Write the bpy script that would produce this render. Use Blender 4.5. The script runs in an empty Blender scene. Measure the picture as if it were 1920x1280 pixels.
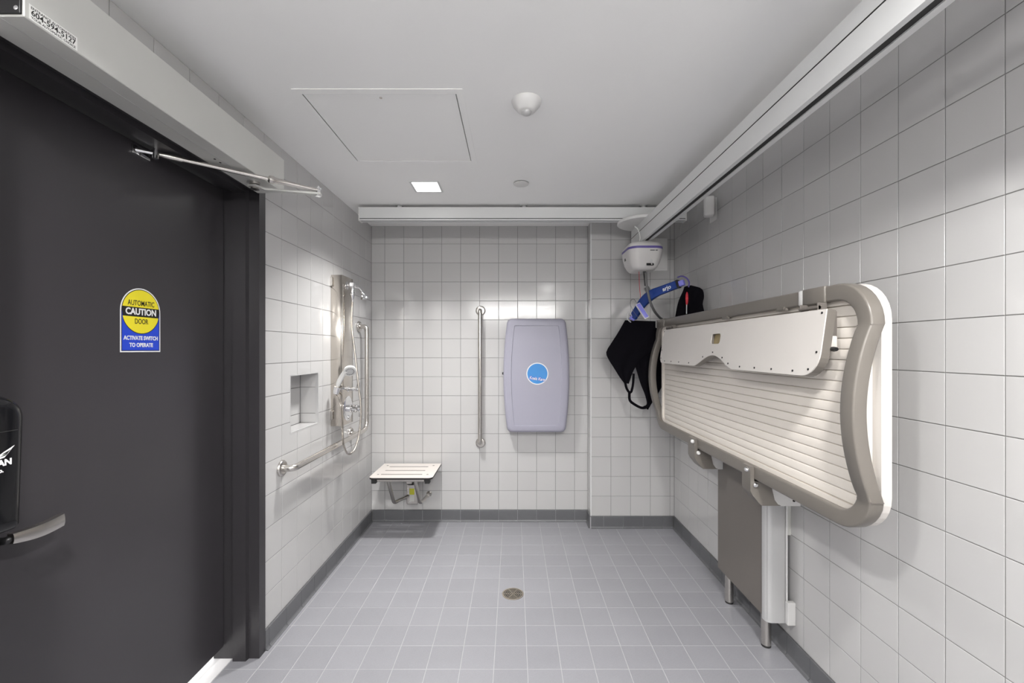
import bpy, bmesh, math, random
from mathutils import Vector, Matrix
random.seed(7)
S = bpy.context.scene
COL = S.collection
PI = math.pi

# ------------------------------------------------------------------ camera, world, exposure
F, CX, CY, CAMZ = 815.0, 963.0, 655.0, 1.387      # focal length in px of a 1920 px wide frame, vanishing point
cam = bpy.data.cameras.new('camera'); camo = bpy.data.objects.new('camera', cam); COL.objects.link(camo)
camo.location = (0, 0, CAMZ); camo.rotation_euler = (PI/2, 0, 0)
cam.sensor_width = 36.0; cam.lens = F*36.0/1920.0
cam.shift_x = -(CX-960)/1920.0; cam.shift_y = (CY-640)/1920.0
cam.clip_start = 0.02
S.camera = camo
W = bpy.data.worlds.new('world'); S.world = W; W.use_nodes = True
W.node_tree.nodes['Background'].inputs[0].default_value = (1, .99, .97, 1)
W.node_tree.nodes['Background'].inputs[1].default_value = 1.3      # the lit corridor beyond the door
S.view_settings.view_transform = 'Standard'; S.view_settings.look = 'None'
S.view_settings.gamma = 1.0; S.view_settings.use_curve_mapping = False
S.view_settings.exposure = 0.67
LAMP_W = [12.3, 22.0, 27.0]          # watts of each ceiling downlight
BAR_L = 46.0                         # radiance of the added fill bar on the rear wall
DOWNLIGHTS = [(-.532, 2.662), (-.532, .25), (.55, .25)]  # last one is unseen, added to brighten the right wall

# room dimensions (metres)
XL, XR, YB, YB2, XS, ZC, YR = -1.150, 1.250, 3.516, 3.383, .600, 2.384, -1.9
TP = .1535              # wall tile pitch
ZB = .092               # baseboard height
TH = .006               # tile thickness
GR = .0016              # how far the grout lies behind the glaze

# ------------------------------------------------------------------ materials
def mat(name, col, rough=.5, metal=0, noise=0, nscale=8, bump=0, bscale=60, coat=0, var=0, spec=.5, speck=0, emit=None, stretch=None):
    m = bpy.data.materials.new(name); m.use_nodes = True
    nt = m.node_tree; b = nt.nodes['Principled BSDF']; L = nt.links.new
    b.inputs['Base Color'].default_value = (*col, 1); b.inputs['Roughness'].default_value = rough
    b.inputs['Metallic'].default_value = metal; b.inputs['Coat Weight'].default_value = coat
    b.inputs['Specular IOR Level'].default_value = spec
    tc = nt.nodes.new('ShaderNodeTexCoord'); src = tc.outputs['Object']
    if stretch:
        mp = nt.nodes.new('ShaderNodeMapping'); mp.inputs['Scale'].default_value = stretch
        L(src, mp.inputs['Vector']); src = mp.outputs['Vector']
    val = None
    def mathn(op, a, bv):
        n = nt.nodes.new('ShaderNodeMath'); n.operation = op
        for i, v in enumerate((a, bv)):
            if isinstance(v, (int, float)): n.inputs[i].default_value = v
            else: L(v, n.inputs[i])
        return n.outputs[0]
    if noise:
        t = nt.nodes.new('ShaderNodeTexNoise'); t.inputs['Scale'].default_value = nscale; t.inputs['Detail'].default_value = 4
        L(src, t.inputs['Vector'])
        val = mathn('ADD', mathn('MULTIPLY', mathn('SUBTRACT', t.outputs['Fac'], .5), noise*2), 1)
    if speck:
        t = nt.nodes.new('ShaderNodeTexNoise'); t.inputs['Scale'].default_value = 420; t.inputs['Detail'].default_value = 2
        L(src, t.inputs['Vector'])
        v2 = mathn('ADD', mathn('MULTIPLY', mathn('SUBTRACT', t.outputs['Fac'], .5), speck*2), 1)
        val = v2 if val is None else mathn('MULTIPLY', val, v2)
    if var:
        oi = nt.nodes.new('ShaderNodeObjectInfo')
        v3 = mathn('ADD', mathn('MULTIPLY', mathn('SUBTRACT', oi.outputs['Random'], .5), var*2), 1)
        val = v3 if val is None else mathn('MULTIPLY', val, v3)
    if val is not None:
        mx = nt.nodes.new('ShaderNodeVectorMath'); mx.operation = 'SCALE'
        mx.inputs[0].default_value = col; L(val, mx.inputs['Scale']); L(mx.outputs[0], b.inputs['Base Color'])
    if bump:
        t = nt.nodes.new('ShaderNodeTexNoise'); t.inputs['Scale'].default_value = bscale; t.inputs['Detail'].default_value = 3
        L(src, t.inputs['Vector'])
        bp = nt.nodes.new('ShaderNodeBump'); bp.inputs['Strength'].default_value = bump; bp.inputs['Distance'].default_value = .002
        L(t.outputs['Fac'], bp.inputs['Height']); L(bp.outputs[0], b.inputs['Normal'])
    if emit:
        b.inputs['Emission Color'].default_value = (*emit[0], 1); b.inputs['Emission Strength'].default_value = emit[1]
    return m

M = dict(
    tile=mat('glazed_wall_tile', (.500, .495, .493), .13, var=.025, bump=.09, bscale=9, spec=.5),
    grout=mat('wall_grout', (.205, .20, .195), .85, noise=.1, nscale=30),
    ftile=mat('floor_tile', (.256, .256, .276), .42, var=.03, noise=.05, nscale=5, speck=.14, bump=.12, bscale=160),
    fgrout=mat('floor_grout', (.40, .395, .41), .85, noise=.1, nscale=30),
    base=mat('base_tile', (.115, .117, .124), .38, var=.06, noise=.1, nscale=14, speck=.1),
    ceil=mat('ceiling_paint', (.90, .90, .895), .75, bump=.05, bscale=120, noise=.01, nscale=3),
    paint=mat('rear_wall_paint', (.82, .82, .81), .7, noise=.02, nscale=3),
    door=mat('charcoal_door_paint', (.040, .037, .041), .31, bump=.05, bscale=180, noise=.05, nscale=4),
    frame=mat('black_frame_paint', (.030, .028, .031), .33, bump=.03, bscale=140, noise=.04, nscale=5),
    alu=mat('satin_aluminium', (.60, .60, .575), .42, metal=.2, noise=.03, nscale=6),
    alu2=mat('pale_anodised_aluminium', (.52, .52, .52), .38, metal=.3, noise=.03, nscale=6),
    steel=mat('brushed_steel', (.60, .575, .545), .27, metal=1, noise=.02, nscale=60, stretch=(1, 1, .08)),
    steelw=mat('brushed_steel_panel', (.60, .56, .51), .15, metal=1, noise=.05, nscale=50, stretch=(1, 1, .06)),
    chrome=mat('chrome', (.80, .80, .81), .07, metal=1, noise=.02, nscale=12),
    white=mat('white_plastic', (.68, .675, .665), .35, noise=.015, nscale=5),
    whitep=mat('white_powder_coat', (.66, .665, .665), .33, noise=.015, nscale=5),
    lift=mat('lift_shell_plastic', (.60, .585, .575), .35, noise=.02, nscale=5),
    purple=mat('purple_plastic', (.10, .075, .28), .4, noise=.05, nscale=10),
    lilac=mat('lilac_plastic', (.22, .22, .68), .4, noise=.05, nscale=12),
    blue=mat('blue_bar_plastic', (.006, .035, .20), .38, noise=.08, nscale=9),
    black=mat('black_plastic', (.012, .012, .013), .3, noise=.05, nscale=9),
    gblack=mat('gloss_black_plastic', (.006, .006, .007), .10, spec=.32, noise=.05, nscale=9),
    rubber=mat('black_rubber', (.02, .02, .02), .6, noise=.08, nscale=20),
    cloth=mat('black_sling_mesh', (.0045, .004, .006), .95, noise=.2, nscale=40, bump=.4, bscale=400, spec=.08),
    grey=mat('grey_hose', (.13, .13, .13), .45, noise=.06, nscale=20),
    red=mat('red_tab', (.50, .015, .03), .5, noise=.06, nscale=20),
    greige=mat('greige_frame_coat', (.165, .150, .133), .34, noise=.03, nscale=6, bump=.02, bscale=200),
    greige2=mat('greige_column_sheet', (.145, .130, .118), .42, noise=.04, nscale=7),
    cream=mat('cream_slat_plastic', (.76, .71, .65), .42, noise=.02, nscale=6),
    flap=mat('off_white_flap_board', (.64, .61, .58), .45, noise=.015, nscale=6),
    slot=mat('tan_recess_plastic', (.33, .26, .13), .5, noise=.05, nscale=9),
    station=mat('blue_grey_station_plastic', (.345, .340, .412), .42, noise=.015, nscale=5, bump=.05, bscale=300),
    seat=mat('pale_phenolic_board', (.66, .615, .58), .35, noise=.02, nscale=10),
    yellow=mat('yellow_print', (.74, .64, .025), .45, noise=.02, nscale=12),
    royal=mat('royal_blue_print', (.016, .055, .52), .45, noise=.02, nscale=12),
    sky=mat('sky_blue_print', (.04, .25, .62), .45, noise=.03, nscale=12),
    ink=mat('black_print', (.012, .011, .010), .5, noise=.02, nscale=12),
    inkw=mat('white_print', (.76, .76, .76), .5, noise=.01, nscale=12),
    bone=mat('label_paper', (.80, .80, .78), .5, noise=.02, nscale=12),
    lime=mat('lime_label', (.50, .50, .03), .5, noise=.05, nscale=40),
    drain=mat('drain_metal', (.45, .40, .33), .33, metal=.9, noise=.1, nscale=30),
    dark=mat('dark_recess', (.01, .01, .01), .7, noise=.05, nscale=10),
    stone=mat('pale_corridor_tile', (.80, .79, .80), .35, noise=.05, nscale=8),
    bar=mat('fill_bar_diffuser', (.9, .9, .9), .4, noise=.005, nscale=8, emit=((1, .99, .97), BAR_L)),
    lens=mat('lit_lens', (.9, .9, .9), .4, noise=.005, nscale=8, emit=((1, .985, .96), 4.0)),
)

# ------------------------------------------------------------------ mesh helpers
class MB:
    def __init__(s): s.bm = bmesh.new()
    def face(s, pts):
        return s.bm.faces.new([s.bm.verts.new(p) for p in pts])
    def box(s, lo, hi, bev=0, seg=2):
        x0, y0, z0 = [min(a, b) for a, b in zip(lo, hi)]; x1, y1, z1 = [max(a, b) for a, b in zip(lo, hi)]
        v = [s.bm.verts.new(p) for p in ((x0,y0,z0),(x1,y0,z0),(x1,y1,z0),(x0,y1,z0),(x0,y0,z1),(x1,y0,z1),(x1,y1,z1),(x0,y1,z1))]
        fs = [s.bm.faces.new([v[i] for i in q]) for q in ((0,3,2,1),(4,5,6,7),(0,1,5,4),(1,2,6,5),(2,3,7,6),(3,0,4,7))]
        if bev:
            es = list({e for f in fs for e in f.edges})
            bmesh.ops.bevel(s.bm, geom=es, offset=bev, segments=seg, profile=.5, affect='EDGES')
        return s
    def obox(s, c, ax, ay, az, h, bev=0):           # oriented box: centre, three axes, half sizes
        m = MB(); m.box((-h[0],-h[1],-h[2]), h, bev)
        R = Matrix((ax, ay, az)).transposed().to_4x4(); R.translation = Vector(c)
        bmesh.ops.transform(m.bm, matrix=R, verts=m.bm.verts); s.join(m); return s
    def join(s, o):
        me = bpy.data.meshes.new('t'); o.bm.to_mesh(me); o.bm.free(); s.bm.from_mesh(me); bpy.data.meshes.remove(me)
    def loft(s, rings, cap=True, close=True):
        R = [[s.bm.verts.new(p) for p in r] for r in rings]; n = len(R[0])
        for a, b in zip(R, R[1:]):
            for i in range(n if close else n-1):
                j = (i+1) % n; s.bm.faces.new((a[i], a[j], b[j], b[i]))
        if cap: s.bm.faces.new(R[0][::-1]); s.bm.faces.new(R[-1])
        return s
    def tube(s, path, r, n=10, closed=False, cap=True):
        P = [Vector(p) for p in path]; k = len(P); rr = r if isinstance(r, (list, tuple)) else [r]*k
        T = []
        for i in range(k):
            a = P[i-1] if (i or closed) else P[i]; b = P[(i+1) % k] if (i < k-1 or closed) else P[i]
            T.append((b-a).normalized())
        up = Vector((0,0,1)) if abs(T[0].z) < .9 else Vector((1,0,0))
        N = (up - T[0]*up.dot(T[0])).normalized(); rings = []
        for i in range(k):
            N = (N - T[i]*N.dot(T[i])).normalized(); B = T[i].cross(N)
            rings.append([P[i] + (N*math.cos(2*PI*j/n) + B*math.sin(2*PI*j/n))*rr[i] for j in range(n)])
        if closed: rings.append(rings[0])
        s.loft(rings, cap and not closed)
        if closed: bmesh.ops.remove_doubles(s.bm, verts=s.bm.verts, dist=1e-6)
        return s
    def cyl(s, a, b, r, r2=None, n=20): return s.tube([a, b], [r, r if r2 is None else r2], n)
    def lathe(s, prof, c, ax, n=28):                # prof: (radius, height along ax)
        ax = Vector(ax).normalized(); u = ax.orthogonal().normalized(); v = ax.cross(u); c = Vector(c)
        rings = [[c + ax*h + (u*math.cos(2*PI*j/n) + v*math.sin(2*PI*j/n))*max(r, 1e-4) for j in range(n)] for r, h in prof]
        return s.loft(rings)
    def plate(s, outer, holes, o, u, v, n, t):      # flat polygon with holes, extruded by t along n
        o, u, v, n = Vector(o), Vector(u), Vector(v), Vector(n)
        m = MB(); es = []
        for loop in [outer] + list(holes):
            vs = [m.bm.verts.new(o + u*a + v*b) for a, b in loop]
            es += [m.bm.edges.new((vs[i], vs[(i+1) % len(vs)])) for i in range(len(vs))]
        if holes: bmesh.ops.triangle_fill(m.bm, use_beauty=True, edges=es)
        else: m.bm.faces.new([e.verts[0] for e in es] if False else vs)
        g = bmesh.ops.extrude_face_region(m.bm, geom=list(m.bm.faces))
        bmesh.ops.translate(m.bm, vec=n*t, verts=[q for q in g['geom'] if isinstance(q, bmesh.types.BMVert)])
        bmesh.ops.recalc_face_normals(m.bm, faces=m.bm.faces)
        s.join(m); return s
    def mesh(s, name, m, off=(0,0,0), smooth=35, recalc=True):
        if recalc: bmesh.ops.recalc_face_normals(s.bm, faces=s.bm.faces)
        bmesh.ops.translate(s.bm, vec=-Vector(off), verts=s.bm.verts)
        me = bpy.data.meshes.new(name); s.bm.to_mesh(me); s.bm.free()
        if m: me.materials.append(m)
        if smooth:
            me.polygons.foreach_set('use_smooth', [True]*len(me.polygons)); me.set_sharp_from_angle(angle=math.radians(smooth))
        return me

OFF = {}
def tag(o, label=None, cat=None, group=None, kind=None):
    for k, v in (('label', label), ('category', cat), ('group', group), ('kind', kind)):
        if v: o[k] = v
    return o
def thing(name, loc, label, cat, group=None):
    o = bpy.data.objects.new(name, None); COL.objects.link(o); o.location = loc; o.empty_display_size = .05
    OFF[o.name] = Vector(loc); return tag(o, label, cat, group)
def part(name, mb, m, parent, label=None, smooth=35, kind=None):
    off = OFF.get(parent.name, Vector()) if parent else Vector()
    o = bpy.data.objects.new(name, mb.mesh(name, m, off, smooth)); COL.objects.link(o)
    if parent: o.parent = parent; OFF[o.name] = off
    return tag(o, label, kind=kind)
def solo(name, mb, m, loc, label, cat, group=None, smooth=35):
    o = bpy.data.objects.new(name, mb.mesh(name, m, loc, smooth)); COL.objects.link(o); o.location = loc; OFF[o.name] = Vector(loc)
    return tag(o, label, cat, group)
def struct(name, mb, m, label, smooth=0):
    o = bpy.data.objects.new(name, mb.mesh(name, m, (0,0,0), smooth)); COL.objects.link(o); OFF[o.name] = Vector()
    return tag(o, label, kind='structure')

def rrect(x0, y0, x1, y1, r, n=5):
    rs = r if isinstance(r, (list, tuple)) else [r]*4
    out = []
    for (cx, cy, a0, q) in ((x1, y0, -PI/2, rs[0]), (x1, y1, 0, rs[1]), (x0, y1, PI/2, rs[2]), (x0, y0, PI, rs[3])):
        sx = -1 if cx == x1 else 1; sy = -1 if cy == y1 else 1
        for i in range(n+1):
            a = a0 + PI/2*i/n; out.append((cx + sx*q + q*math.cos(a), cy + sy*q + q*math.sin(a)))
    return out
def circle(cx, cy, r, n=24): return [(cx + r*math.cos(2*PI*i/n), cy + r*math.sin(2*PI*i/n)) for i in range(n)]
def bez(pts, n=12):                                 # Catmull-Rom through points
    P = [Vector(p) for p in pts]; P = [P[0]*2-P[1]] + P + [P[-1]*2-P[-2]]; out = []
    for i in range(1, len(P)-2):
        for k in range(n):
            t = k/n; a, b, c, d = P[i-1:i+3]
            out.append(.5*((2*b) + (c-a)*t + (2*a-5*b+4*c-d)*t*t + (3*b-a-3*c+d)*t**3))
    return out + [P[-2]]
def fillet(pts, r, n=6):                            # rounded corners on an open 3-D polyline
    P = [Vector(p) for p in pts]; out = [P[0]]
    for a, b, c in zip(P, P[1:], P[2:]):
        d1, d2 = (a-b).normalized(), (c-b).normalized(); q = min(r, (a-b).length*.49, (c-b).length*.49)
        for i in range(n+1):
            t = i/n; out.append((b+d1*q)*(1-t)**2 + b*2*t*(1-t) + (b+d2*q)*t*t)
    return out + [P[-1]]
def frame(o, u, v, n):
    R = Matrix((u, v, n)).transposed().to_4x4(); R.translation = Vector(o); return R
def text(name, body, size, m, parent, R, bold=0, align='CENTER', sx=1, shear=0, depth=.0004, fit=0):
    c = bpy.data.curves.new(name, 'FONT'); c.body = body; c.size = size; c.align_x = align; c.align_y = 'CENTER'
    c.offset = bold; c.extrude = depth/2; c.resolution_u = 3; c.shear = shear
    t = bpy.data.objects.new(name, c); COL.objects.link(t)
    me = bpy.data.meshes.new_from_object(t.evaluated_get(bpy.context.evaluated_depsgraph_get()))
    bpy.data.objects.remove(t); bpy.data.curves.remove(c)
    if fit: xs = [v.co.x for v in me.vertices]; sx = fit/(max(xs)-min(xs))
    me.transform(Matrix.Diagonal((sx, 1, 1, 1))); me.transform(R)
    off = OFF.get(parent.name, Vector()); me.transform(Matrix.Translation(-off))
    me.materials.clear(); me.materials.append(m)
    o = bpy.data.objects.new(name, me); COL.objects.link(o); o.parent = parent; OFF[o.name] = off
    return o
def at(x, y, d):                                    # photograph pixel and depth -> point in the room
    return Vector(((x-CX)*d/F, d, CAMZ + (CY-y)*d/F))
def seen(p, mg=25):
    if p.y < .15: return False
    x = CX + F*p.x/p.y; y = CY - F*(p.z-CAMZ)/p.y
    return -mg < x < 1920+mg and -mg < y < 1280+mg

# ------------------------------------------------------------------ tiling
def subtract(rect, hole):
    a0, b0, a1, b1 = rect; c0, d0, c1, d1 = hole
    xs = sorted({a0, a1, min(max(c0, a0), a1), min(max(c1, a0), a1)}); ys = sorted({b0, b1, min(max(d0, b0), b1), min(max(d1, b0), b1)})
    ed = set()
    for x0, x1 in zip(xs, xs[1:]):
        for y0, y1 in zip(ys, ys[1:]):
            mx, my = (x0+x1)/2, (y0+y1)/2
            if c0 < mx < c1 and d0 < my < d1: continue
            for e in (((x0,y0),(x1,y0)), ((x1,y0),(x1,y1)), ((x1,y1),(x0,y1)), ((x0,y1),(x0,y0))):
                if (e[1], e[0]) in ed: ed.remove((e[1], e[0]))
                else: ed.add(e)
    nxt = {e[0]: e[1] for e in ed}; loops = []
    while nxt:
        s = next(iter(nxt)); l = [s]; p = nxt.pop(s)
        while p != s and p in nxt: l.append(p); p = nxt.pop(p)
        q = [l[i] for i in range(len(l)) if abs((l[i][0]-l[i-1][0])*(l[(i+1) % len(l)][1]-l[i][1]) - (l[i][1]-l[i-1][1])*(l[(i+1) % len(l)][0]-l[i][0])) > 1e-9]
        loops.append(q)
    return loops
def inset(poly, d):
    out = []; n = len(poly)
    for i in range(n):
        p0, p1, p2 = Vector(poly[i-1]), Vector(poly[i]), Vector(poly[(i+1) % n])
        e1, e2 = (p1-p0).normalized(), (p2-p1).normalized()
        out.append(tuple(p1 + Vector((-e1.y, e1.x))*d + Vector((-e2.y, e2.x))*d))
    return out
def tile_geo(mb, poly, gap, bev, th, xf=lambda a, b, c: (a, b, c)):
    p0 = inset(poly, gap/2); p1 = inset(poly, gap/2+bev*.3); p2 = inset(poly, gap/2+bev)
    bm = mb.bm
    R = [[bm.verts.new(xf(a, b, h)) for a, b in p] for p, h in ((p0, 0), (p0, th-bev*.7), (p1, th-bev*.2), (p2, th))]
    n = len(poly)
    for a, b in zip(R, R[1:]):
        for i in range(n): bm.faces.new((a[i], a[(i+1) % n], b[(i+1) % n], b[i]))
    bm.faces.new(R[-1])
CACHE = {}
def tiles(parent, o, u, v, n, us, vs, m, name='tile', holes=(), gap=.0026, bev=.0012, th=TH, tilt=.0016, force=None):
    """lay a grid of separate tiles on a plane; those the camera cannot see are joined into one part"""
    o, u, v, n = Vector(o), Vector(u), Vector(v), Vector(n)
    R0 = Matrix((u, v, n)).transposed(); rest = MB(); nrest = 0
    for a0, a1 in zip(us, us[1:]):
        for b0, b1 in zip(vs, vs[1:]):
            if a1-a0 < .008 or b1-b0 < .008: continue
            polys = [[(a0,b0),(a1,b0),(a1,b1),(a0,b1)]]
            for h in holes:
                if h[0] < a1-1e-6 and h[2] > a0+1e-6 and h[1] < b1-1e-6 and h[3] > b0+1e-6 and len(polys) == 1 and len(polys[0]) == 4:
                    polys = subtract((a0, b0, a1, b1), h)
            for p in polys:
                ws = max(q[0] for q in p)-min(q[0] for q in p); hs = max(q[1] for q in p)-min(q[1] for q in p)
                if ws < .008 or hs < .008: continue
                c = ((max(q[0] for q in p)+min(q[0] for q in p))/2, (max(q[1] for q in p)+min(q[1] for q in p))/2)
                vis = any(seen(o+u*q[0]+v*q[1]) for q in p) if force is None else force
                loc = o+u*c[0]+v*c[1]
                if vis:
                    lp = [(q[0]-c[0], q[1]-c[1]) for q in p]
                    key = (tuple((round(q[0], 4), round(q[1], 4)) for q in lp), gap, th, m.name)
                    if key not in CACHE:
                        mb = MB(); tile_geo(mb, lp, gap, bev, th); CACHE[key] = mb.mesh(name, m, (0,0,0), 0)
                    ob = bpy.data.objects.new(name, CACHE[key]); COL.objects.link(ob); ob.parent = parent
                    Rt = R0 @ Matrix.Rotation(random.gauss(0, tilt), 3, 'X') @ Matrix.Rotation(random.gauss(0, tilt), 3, 'Y')
                    ob.location = loc + n*random.uniform(-.0002, .0002); ob.rotation_euler = Rt.to_euler()
                else:
                    nrest += 1
                    tile_geo(rest, p, gap, bev, th, lambda a, b, h: o+u*a+v*b+n*h)
    if nrest: part(name+'_field', rest, m, parent, kind='stuff', smooth=0)
    else: rest.bm.free()
def lines(first, pitch, lo, hi):
    k = math.floor((lo-first)/pitch)+1; out = [lo]
    x = first+k*pitch
    while x < hi-1e-4:
        if x > lo+1e-4: out.append(x)
        x += pitch
    return out+[hi]
VZ = lines(ZB, TP, ZB, ZC)

# ================================================================== THE SETTING
X_, Y_, Z_ = (1,0,0), (0,1,0), (0,0,1)
NX, NY = (-1,0,0), (0,-1,0)
def rect(a0, b0, a1, b1): return [(a0,b0),(a1,b0),(a1,b1),(a0,b1)]

# floor: bed of pale grout with separate tiles
DY0, DY1, DZ = .965, 1.952, 2.105                   # door opening: near and far jamb rabbets, head
mb = MB(); mb.box((-1.262, YR, -.05), (XR+.1, YB+.1, -.0009))
floor = struct('floor', mb, M['fgrout'], 'grey speckled square floor tiles with pale grout')
fx0 = -.0864-.1467*7; fu = lines(-.0864, .1467, fx0, XR-.004); fv = lines(1.887, .1499, YR, YB-.004)
FT = dict(gap=.0030, bev=.0008, th=.006, tilt=.0006)
tiles(floor, (0,0,-.006), X_, Y_, Z_, fu, fv, M['ftile'], 'floor_tile', holes=[(XS-.004, YB2-.004, XR+1, YB+1)], **FT)
tiles(floor, (0,0,-.006), X_, Y_, Z_, [XL+.004, fx0], lines(1.887, .1499, 2.037, YB-.004), M['ftile'], 'floor_tile', **FT)
tiles(floor, (0,0,-.006), X_, Y_, Z_, [XL+.004, fx0], lines(1.887, .1499, YR, .838), M['ftile'], 'floor_tile', **FT)
tiles(floor, (0,0,-.006), X_, Y_, Z_, [-1.260, fx0], lines(1.887, .1499, .838, 2.037), M['ftile'], 'floor_tile', **FT)
mb = MB(); mb.box((-2.3, .6, -.05), (-1.264, 2.6, -.001))
part('corridor_slab', mb, M['stone'], floor, 'pale corridor floor seen under the door')

# ceiling with openings for the access hatch and the downlights
HX0, HX1, HY0, HY1 = -.830, -.219, 1.690, 2.300
def dl_hole(c, h=.078): return [(c[0]-h, c[1]-h), (c[0]+h, c[1]-h), (c[0]+h, c[1]+h), (c[0]-h, c[1]+h)]
mb = MB(); mb.plate(rect(XL-.3, YR-.1, XR+.1, YB+.1), [rect(HX0, HY0, HX1, HY1)] + [dl_hole(c) for c in DOWNLIGHTS], (0,0,ZC), X_, Y_, Z_, .03)
struct('ceiling', mb, M['ceil'], 'plain white painted ceiling over the shower room')
mb = MB(); mb.box((XL-.3, YR-.1, ZC+.2), (XR+.1, YB+.1, ZC+.25))
struct('ceiling_slab', mb, M['dark'], 'dark slab above the white ceiling')

# left wall (door opening, niche)
NI = (2.242, .957, 2.556, 1.249)
mb = MB(); wl = XL-TH
mb.plate(rect(YR, -.05, YB, ZC), [rect(DY0-.02, -.045, DY1+.02, DZ+.02), rect(NI[0]-.002, NI[1]-.002, NI[2]+.002, NI[3]+.002)], (XL-GR,0,0), Y_, Z_, NX, .19+GR)
wall_left = struct('wall_left', mb, M['grout'], 'glazed light grey square tiles on the wall with the door and niche')
tiles(wall_left, (wl,0,0), Y_, Z_, X_, lines(3.386, TP, YR, YB), VZ, M['tile'],
      holes=[(DY0-.03, -1, DY1+.03, DZ+.035), (NI[0]-.004, NI[1]-.004, NI[2]+.004, NI[3]+.004)])
# niche: five tiled faces and a metal edge
nd = XL-.105
mb = MB(); mb.box((nd-.02, NI[0]-.02, NI[1]-.02), (nd-TH, NI[2]+.02, NI[3]+.02))
for lo, hi in (((nd-.02, NI[0]-.02, NI[1]-.02), (wl-.002, NI[0]-TH+.0, NI[3]+.02)), ((nd-.02, NI[2]+TH, NI[1]-.02), (wl-.002, NI[2]+.02, NI[3]+.02)),
               ((nd-.02, NI[0]-.02, NI[1]-.02), (wl-.002, NI[2]+.02, NI[1]-TH)), ((nd-.02, NI[0]-.02, NI[3]+TH), (wl-.002, NI[2]+.02, NI[3]+.02))): mb.box(lo, hi)
niche = part('niche', mb, M['grout'], wall_left, 'small recessed soap niche', smooth=0)
nz = [NI[1], 1.013, 1.1665, NI[3]]
tiles(niche, (nd-TH,0,0), Y_, Z_, X_, [NI[0], NI[2]], nz, M['tile'], force=True)
tiles(niche, (0,NI[2]+TH,0), X_, Z_, NY, [nd, wl], nz, M['tile'], force=True)
tiles(niche, (0,NI[0]-TH,0), NX, Z_, Y_, [-wl, -nd], nz, M['tile'], force=True)
tiles(niche, (0,0,NI[1]-TH), X_, Y_, Z_, [nd, wl], [NI[0], NI[2]], M['tile'], force=True)
tiles(niche, (0,0,NI[3]+TH), NX, Y_, (0,0,-1), [-wl, -nd], [NI[0], NI[2]], M['tile'], force=True)
mb = MB(); mb.plate(rect(NI[0]-.006, NI[1]-.006, NI[2]+.006, NI[3]+.006), [rect(NI[0], NI[1], NI[2], NI[3])], (wl-.01,0,0), Y_, Z_, X_, .0165)
part('niche_edge_trim', mb, M['alu2'], niche, 'thin metal edge trim', smooth=0)

# back wall in two depths
mb = MB(); mb.box((XL-.1, YB+GR, 0), (XS+.1, YB+.1, ZC))
wall_back = struct('wall_back', mb, M['grout'], 'light grey square tiles behind the shower seat and changing station')
tiles(wall_back, (0,YB+TH,0), X_, Z_, NY, lines(-1.042, TP, XL, XS), VZ, M['tile'])
mb = MB(); mb.box((XS+GR, YB2+GR, 0), (XR+.1, YB+.1, ZC))
wall_pier = struct('wall_back_projection', mb, M['grout'], 'projecting tiled pier of the back wall behind the hoist')
tiles(wall_pier, (0,YB2+TH,0), X_, Z_, NY, lines(.757, TP, XS, XR), VZ, M['tile'])
tiles(wall_pier, (XS+TH,0,0), NY, Z_, NX, [-YB, -YB2], VZ, M['tile'])
mb = MB(); mb.box((XS-.0022, YB2-.0022, ZB), (XS+.006, YB2+.006, ZC), .001, 1)
struct('trim_1', mb, M['whitep'], 'slim white edge strip on the outer tile corner')

# right wall
mb = MB(); mb.box((XR+GR, YR, 0), (XR+.1, YB+.1, ZC))
wall_right = struct('wall_right', mb, M['grout'], 'light grey square tiles behind the adult changing bench')
tiles(wall_right, (XR+TH,0,0), NY, Z_, NX, lines(-1.106, TP, -YB2, -YR), VZ, M['tile'])
# rear wall, behind the camera
mb = MB(); mb.box((XL-.3, YR-.1, 0), (XR+.1, YR, ZC))
struct('wall_rear', mb, M['paint'], 'plain painted wall at the room entrance end')

# unseen light bar added on the rear wall to lift ceiling and room brightness
t = thing('added_fill_bar', (.05, YR, 2.16), 'unseen white light bar added on the rear wall to brighten the room', 'added light')
mb = MB(); mb.box((-.80, YR, 2.12), (.90, YR+.03, 2.22), .003, 1); part('back_box', mb, M['whitep'], t)
mb = MB(); mb.box((-.79, YR+.0305, 2.125), (.89, YR+.075, 2.215), .01, 3); part('diffuser', mb, M['bar'], t, 'glowing face of the added bar')

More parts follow.
